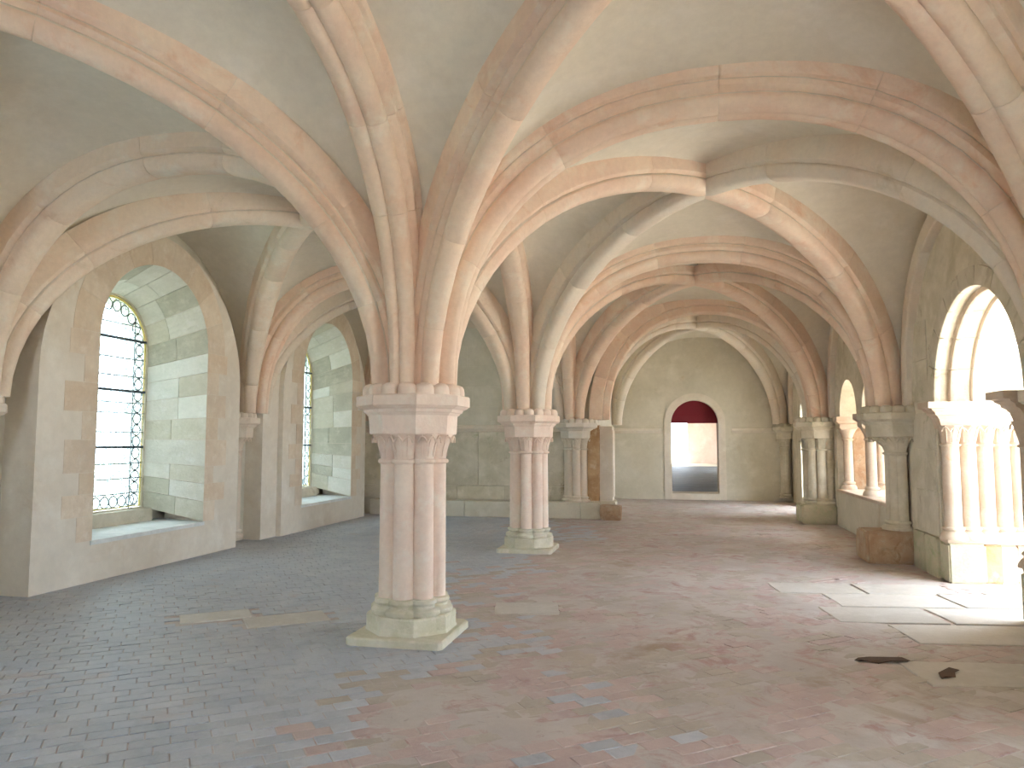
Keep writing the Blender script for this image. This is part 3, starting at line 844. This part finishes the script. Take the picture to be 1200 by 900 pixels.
# ------------------------------------------------------------------ pillars
def octo(cx, cy, rc, z, off=PI / 8): return [(cx + rc * math.cos(off + k * PI / 4), cy + rc * math.sin(off + k * PI / 4), z) for k in range(8)]
def bell(mb, cx, cy, a, r0, z0, z1, out, r1):
    """a capital bell over one shaft, with upright leaves"""
    n = 24; rings = []
    for k in range(9):
        t = k / 8; sh = out * t ** 2.2; rr0 = r0 + (r1 - r0) * t ** 2.0
        z = z0 + (z1 - z0) * t
        ring = []
        for i in range(n):
            th = a + 2 * PI * i / n
            leaf = 0.5 + 0.5 * math.cos(5 * (th - a))
            r = rr0 * (1 + 0.10 * leaf * math.sin(PI * min(1, t * 1.1)))
            ring.append((cx + sh * math.cos(a) + r * math.cos(th), cy + sh * math.sin(a) + r * math.sin(th), z))
        rings.append(ring)
    mb.loft(rings)
    for q in (-1, 0, 1):       # leaf veins
        th = a + q * 0.62
        pts = []
        for k in range(6):
            t = k / 5; sh = out * t ** 2.2; r = (r0 + (r1 - r0) * t ** 2.0) * 1.06 + 0.002
            pts.append((cx + sh * math.cos(a) + r * math.cos(th), cy + sh * math.sin(a) + r * math.sin(th), z0 + (z1 - z0) * (0.12 + 0.84 * t)))
        mb.tube(pts, 0.006, 5)
        top = pts[-1]
        arc = []
        for g_ in range(7):
            u = -1 + 2 * g_ / 6
            tt = th + u * 0.30
            r = r1 * 1.06 + 0.006
            arc.append((cx + out * .93 * math.cos(a) + r * math.cos(tt), cy + out * .93 * math.sin(a) + r * math.sin(tt), z1 - 0.022 - 0.05 * u * u))
        mb.tube(arc, 0.008, 5)

def pillar(name, label, cx, cy, z0=0.0, ring=0.205, sr=0.084, angles=range(8), group=None, slab=True, mat=None, capmat=None, cat='pillar', basemat=None, rc=0.48):
    mat = mat or M['col']; capmat = capmat or M['col']; bm_ = basemat or M['base']
    t = thing(name, label, cat, (cx, cy, z0), group)
    zb = z0
    if slab:
        h = 0.40
        rings = []
        for z, i in ((0, 0), (.05, 0), (.062, .012)):
            rings.append([(cx + sx * (h - i) * 1.0, cy - .04 + sy * (h - i), zb + z) for sx, sy in ((-1, -.9), (-.9, -1), (.92, -1), (1, -.92), (1, .9), (.9, 1), (-.9, 1), (-1, .9))])
        mb = MB(); mb.loft(rings); mb.build('plinth_slab', bm_, t)
        mb = MB(); q = ring + .165
        mb.loft([octo(cx, cy, q + .01, zb + .06), octo(cx, cy, q, zb + .09), octo(cx, cy, q, zb + .185), octo(cx, cy, q - .012, zb + .2)])
        mb.build('plinth', bm_, t)
    zb = z0 + (.2 if slab else 0.0)
    for k in angles:
        a = k * PI / 4; x, y = cx + ring * math.cos(a), cy + ring * math.sin(a)
        mb = MB(); r = sr
        mb.lathe(x, y, [(r + .052, zb), (r + .062, zb + .015), (r + .06, zb + .04), (r + .045, zb + .055), (r + .02, zb + .06), (r + .012, zb + .075), (r + .022, zb + .085), (r + .034, zb + .10), (r + .03, zb + .122), (r + .006, zb + .132)], 22)
        mb.build('base_moulding', bm_, t, True)
        mb = MB(); mb.lathe(x, y, [(r * 1.02, zb + .13), (r, zb + .5), (r * .985, 1.2), (r * .97, 1.425)], 22)
        mb.build('shaft', mat, t, True)
        mb = MB(); mb.lathe(x, y, [(r, 1.415), (r + .016, 1.422), (r + .02, 1.435), (r + .014, 1.45), (r, 1.455)], 22)
        bell(mb, x, y, a, r * .97, 1.45, 1.66, max(0.0, (rc - .125) * .95 - ring - r - .025), r + 0.036)
        mb.build('capital', capmat, t, True)
    mb = MB(); mb.lathe(cx, cy, [(ring * .70, zb), (ring * .70, 1.665)], 16); mb.build('core', mat, t, True)
    b = rc - .125
    mb = MB()
    mb.loft([octo(cx, cy, b + .005, 1.655), octo(cx, cy, b + .012, 1.665), octo(cx, cy, b + .02, 1.80), octo(cx, cy, b + .022, 1.815)])
    mb.build('capital_block', capmat, t)
    mb = MB()
    mb.loft([octo(cx, cy, b + .03, 1.812), octo(cx, cy, b + .045, 1.832), octo(cx, cy, b + .06, 1.838), octo(cx, cy, b + .07, 1.86), octo(cx, cy, b + .10, 1.872), octo(cx, cy, b + .115, 1.885), octo(cx, cy, rc, 1.89), octo(cx, cy, rc, 1.968), octo(cx, cy, rc - .01, 1.978)])
    mb.build('abacus', capmat, t)
    mb = MB(); mb.loft([octo(cx, cy, rc - .13, 1.97), octo(cx, cy, rc - .14, 2.02), octo(cx, cy, rc - .2, 2.06)]); mb.build('impost_bed', capmat, t)
    for k in range(16):
        a = (k + .5) * PI / 8
        mb = MB(); rr2 = rc - .125
        x, y = cx + rr2 * math.cos(a), cy + rr2 * math.sin(a)
        mb.loft([[(x + r * math.cos(2 * PI * i / 14) , y + r * math.sin(2 * PI * i / 14), z) for i in range(14)] for r, z in ((.079, 1.97), (.079, 2.01), (.074, 2.04), (.062, 2.06), (.03, 2.073))])
        mb.build('impost_lobe', capmat, t, True)
    return t
pillar('clustered_pillar', 'nearest free-standing pillar of eight clustered shafts on a worn square plinth', 0, Y0)
pillar('clustered_pillar', 'second free-standing clustered pillar, further back in the middle of the hall', 0.03, Y1)
pillar('clustered_pillar', 'farthest clustered pillar, engaged with the end wall above the ledge', 0.14, Y2, .33, slab=False, mat=RG, capmat=M['plaster'], basemat=RG)
# wall responds
t = pillar('wall_respond', 'damaged slim respond on a rusty block between arcade and portal', RX, Y1 - .03, .42, ring=.10, sr=.075, angles=(2, 3, 4, 5, 6), slab=False, mat=M['greystone'], capmat=M['greystone'], cat='respond', basemat=M['greystone'], rc=.50)
m = rough_block((4.60, 4.62, 0), (5.19, 5.22, 0.42), 0.02, seed=21); tag(m.build('respond_block', M['rust'], None, False, (4.87, 4.9, 0)), 'orange-brown worn block under the damaged respond', 'stone block')
t = pillar('wall_respond', 'clustered respond at the far right on a squat plinth block', 4.96, Y2, .36, ring=.23, angles=(1, 2, 3, 4, 5, 6, 7), slab=False, mat=M['greystone'], capmat=M['greystone'], cat='respond', basemat=M['greystone'])
m = rough_block((4.55, 9.36, 0), (5.19, 10.1, 0.365), 0.012, seed=22); tag(m.build('respond_block', M['moss'], None, False, (4.87, 9.7, 0)), 'yellowish plinth block under the clustered respond at the far right', 'stone block')
pillar('wall_respond', 'slim left-wall respond with a small capital between the two windows', -4.84, Y1 - .05, .05, ring=.05, sr=.06, angles=(0, 2, 6), slab=False, mat=RG, capmat=RG, cat='respond', basemat=RG, rc=.38)
pillar('wall_respond', 'left-wall respond beyond the left edge of the photo', -4.72, Y0, .05, ring=.07, sr=.075, angles=(0, 2, 6), slab=False, mat=RG, capmat=RG, cat='respond', basemat=RG, rc=.40)
pillar('wall_respond', 'right-wall respond beyond the right edge of the photo', RX, Y0 + .0, .42, ring=.13, sr=.085, angles=(2, 3, 4, 5, 6), slab=False, mat=M['greystone'], capmat=M['greystone'], cat='respond', basemat=M['greystone'])
pillar('wall_respond', 'dark corner respond at the far end of the far bay', 5.05, Y3 - .1, .1, ring=.08, sr=.07, angles=(3, 4, 5, 6), slab=False, mat=M['greystone'], capmat=M['greystone'], cat='respond', basemat=M['greystone'], rc=.36)

# ------------------------------------------------------------------ portal jambs
def jamb(name, label, sgn):
    """sgn +1: far jamb (faces -y), -1: near jamb"""
    yj = PC + sgn * PR            # edge of the opening
    f = lambda d: yj - sgn * d    # d: distance into the opening
    t = thing(name, label, 'portal jamb', (5.2, yj, 0))
    xs = [5.27, 5.46, 5.645, 5.825, 6.0, 6.17]
    deps = [0.155, 0.115, 0.08, 0.06, 0.05, 0.04]
    bx = [5.17, 5.56, 5.74, 5.92, 6.10, 6.36]
    bd = [0.27, 0.21, 0.15, 0.12, 0.10]
    mats = [M['moss'], M['brownstub'], M['pale'], M['pale'], M['pale']]
    for k in range(5):
        a, b = bx[k] + .002, bx[k + 1] - .002
        m = rough_block((a, min(f(-.02), f(bd[k])), 0), (b, max(f(-.02), f(bd[k])), .44 - .005 * k), 0.007, seed=50 + k)
        m.build('plinth_block', mats[k], t, False, ((a + b) / 2, f(.05), 0))
    m = MB(); m.box((5.175, min(f(-.01), f(.235)), .44), (6.34, max(f(-.01), f(.235)), .49), 0.01); m.build('plinth_course', M['pale'], t)
    for k, x in enumerate(xs):
        y = f(deps[k]); r = .092
        m = MB(); m.lathe(x, y, [(r + .06, .485), (r + .058, .51), (r + .035, .55), (r + .012, .575), (r + .012, .585), (r + .026, .595), (r + .024, .615), (r + .004, .628)], 20)
        m.build('base_moulding', M['pale'], t, True)
        m = MB(); m.lathe(x, y, [(r, .625), (r, 1.0), (r * .98, 1.55)], 20); m.build('shaft', M['pale'], t, True)
        m = MB(); m.lathe(x, y, [(r, 1.54), (r + .018, 1.548), (r + .018, 1.562), (r, 1.572)], 20)
        bell(m, x, y, -sgn * PI / 2, r * .97, 1.565, 1.78, 0.03, r + .045)
        m.build('capital', M['pale'], t, True)
    # capital frieze and abacus, moulded on two sides
    def course(prof, name, mt):
        m = MB(); rings = []
        for p, z in prof:
            ya, yb = f(-.02), f(.20 + p)
            rings.append([(5.195 - p * 1.2, ya, z), (5.195 - p * 1.2, yb, z), (6.345, yb, z), (6.345, ya, z)])
        m.loft(rings); m.build(name, mt, t)
    course([(0.02, 1.745), (0.03, 1.80), (0.045, 1.86)], 'capital_block', M['pale'])
    course([(0.05, 1.862), (0.06, 1.885), (0.085, 1.905), (0.09, 1.93), (0.12, 1.955), (0.125, 1.97), (0.165, 1.98), (0.165, 2.048)], 'abacus', M['pale'])
    return t
jamb('portal_jamb', 'pale stone portal jamb with a row of sunlit shafts at the right edge', 1)
jamb('portal_jamb', 'near portal jamb, only its moulded capital corner showing at the right edge', -1)
# arch mouldings of the portal
def arch_order(label, x0, x1, r0, r1, roll, mt):
    t = thing('portal_arch', label, 'arch', (x0, PC, ZS))
    nn = 9
    for k in range(nn):
        rings = []
        a0, a1 = PI * k / nn + .006, PI * (k + 1) / nn - .006
        for q in range(6):
            th = a0 + (a1 - a0) * q / 5
            pr = [(x0, r1), (x0, r0 + .03), (x0 + .012, r0 + .008), (x0 + .04, r0), (x0 + .075, r0 + .012), (x0 + .09, r0 + .045), (x1, r0 + .045), (x1, r1)]
            rings.append([(x, PC - r * math.cos(th), ZS + r * math.sin(th)) for x, r in pr])
        m = MB(); m.loft(rings); m.build('voussoir', mt, t, True, rings[2][0])
arch_order('outer moulded edge of the portal arch on the room side', XR - .04, XR + .12, PR - .02, PR + .19, 0, M['greystone'])
arch_order('inner rolled order of the portal arch, behind the moulded edge', XR + .12, XR + .34, PR - .06, PR + .02, 0, M['pale'])
arch_order('deep smooth soffit of the portal arch, brightly lit', XR + .36, XR + 1.14, PR - .05, PR + .02, 0, M['plaster'])  # lighter plaster colour stands in for glare on the soffit
m = MB(); m.box((XR - .02, PC + PR + 0.0, 0), (XR + .01, Y1 - .25, .46), .004); m.build('plinth_facing', M['moss'], wall_r)
for (ya, yb) in ((3.69, 4.12), (4.13, 4.58)):
    m = rough_block((XR - .05, ya, 0), (XR + .02, yb, .47), .006, seed=int(ya * 10)); m.build('plinth_block', M['moss'], wall_r, False, (XR, ya, 0))
for (za, zb, ya, yb) in ((.49, 1.0, 3.70, 4.5), (1.01, 1.5, 3.72, 4.15), (1.01, 1.5, 4.16, 4.6), (1.51, 1.95, 3.70, 4.5), (2.1, 2.6, 3.9, 4.6), (2.61, 3.1, 3.9, 4.6)):
    m = MB(); m.box((XR - .012, ya, za), (XR + .02, yb, zb), .004); m.build('ashlar_block', M['greystone'], wall_r, False, (XR, ya, za))

# ------------------------------------------------------------------ arcade of the right wall: twin colonnettes on the parapet
def colonnette(x, y, label):
    t = thing('colonnette', label, 'colonnette', (x, y, .69), 'colonnettes of the arcade in the right wall'); r = .085
    m = MB(); m.lathe(x, y, [(r + .06, .69), (r + .06, .73), (r + .04, .77), (r + .012, .79), (r + .03, .805), (r + .028, .83), (r + .004, .845)], 18); m.build('base_moulding', M['pale'], t, True)
    m = MB(); m.lathe(x, y, [(r, .84), (r, 1.2), (r * .97, 1.62)], 18); m.build('shaft', M['pale'], t, True)
    m = MB(); m.lathe(x, y, [(r, 1.61), (r + .02, 1.62), (r + .018, 1.64), (r, 1.65), (r + .02, 1.72), (r + .06, 1.80), (r + .07, 1.82)], 18); m.build('capital', M['pale'], t, True)
    m = MB(); q = r + .075; m.loft([[(x + sx * w, y + sy * w, z) for sx, sy in ((-1, -1), (1, -1), (1, 1), (-1, 1))] for w, z in ((q - .03, 1.815), (q, 1.85), (q, 1.92))]); m.build('abacus', M['pale'], t)
for (x, y, l) in ((5.36, AYM, 'inner colonnette of the middle pair on the arcade parapet'), (6.0, AYM, 'outer colonnette of the middle pair on the arcade parapet'),
                  (5.36, AY1 - .13, 'inner colonnette at the far end of the arcade parapet'), (5.95, AY1 - .13, 'outer sunlit colonnette at the far end of the arcade parapet'),
                  (5.36, AY0 + .13, 'inner colonnette at the near end of the arcade parapet'), (5.95, AY0 + .13, 'outer colonnette at the near end of the arcade parapet')):
    colonnette(x, y, l)
for (ya, yb) in ((AYM - .2, AYM + .2), (AY1 - .32, AY1 + .02), (AY0 - .02, AY0 + .32)):
    m = MB(); m.loft([[(XR - .06 + i, ya + i, z), (6.4 - i, ya + i, z), (6.4 - i, yb - i, z), (XR - .06 + i, yb - i, z)] for i, z in ((.06, 1.915), (.02, 1.95), (0, 1.97), (0, 2.06))])
    m.build('impost_stone', M['pale'], wall_r, False, (XR, ya, 1.9))
m = MB(); m.box((XR + .28, AY1 - .03, .7), (6.34, AY1 + .01, 1.96), .004); m.build('jamb_dimming_facing', M['rust'], wall_r)  # brown sheet added to darken the overlit far reveal
y = AY0
while y < AY1 - .1:
    yb = min(y + 0.9, AY1)
    m = MB(); m.box((XR - .035, y + .003, .64), (6.38, yb - .003, .695), .01); m.build('coping_stone', M['pale'], wall_r, False, (XR + .5, y, .66)); y = yb
m = MB(); m.box((XR - .03, AY0 + .02, 0), (XR + .01, AY1 - .02, .64), .004); m.build('parapet_facing', M['plaster_grey'], wall_r)

# dark litter by the cracked slabs at the right
for k, (x, y, l, a, lab) in enumerate(((3.62, 0.02, .2, .2, 'long dark leaf fragment on the cracked slab at the right'), (3.98, -0.22, .15, 1.0, 'curled dark leaf on the floor at the lower right'))):
    m = MB(); n = 10
    ring = [(x + l * math.cos(2 * PI * i / n) * math.cos(a) - l * .3 * math.sin(2 * PI * i / n) * math.sin(a) * (1 + .4 * math.sin(3 * i)),
             y + l * math.cos(2 * PI * i / n) * math.sin(a) + l * .3 * math.sin(2 * PI * i / n) * math.cos(a) * (1 + .4 * math.sin(3 * i))) for i in range(n)]
    m.loft([[(p[0], p[1], .003 + .012 * math.sin(i * 1.3) ** 2) for i, p in enumerate(ring)], [(p[0], p[1], .007 + .012 * math.sin(i * 1.3) ** 2) for i, p in enumerate(ring)]])
    tag(m.build('dead_leaf', M['leaf'], None, False, (x, y, 0)), lab, 'leaf')
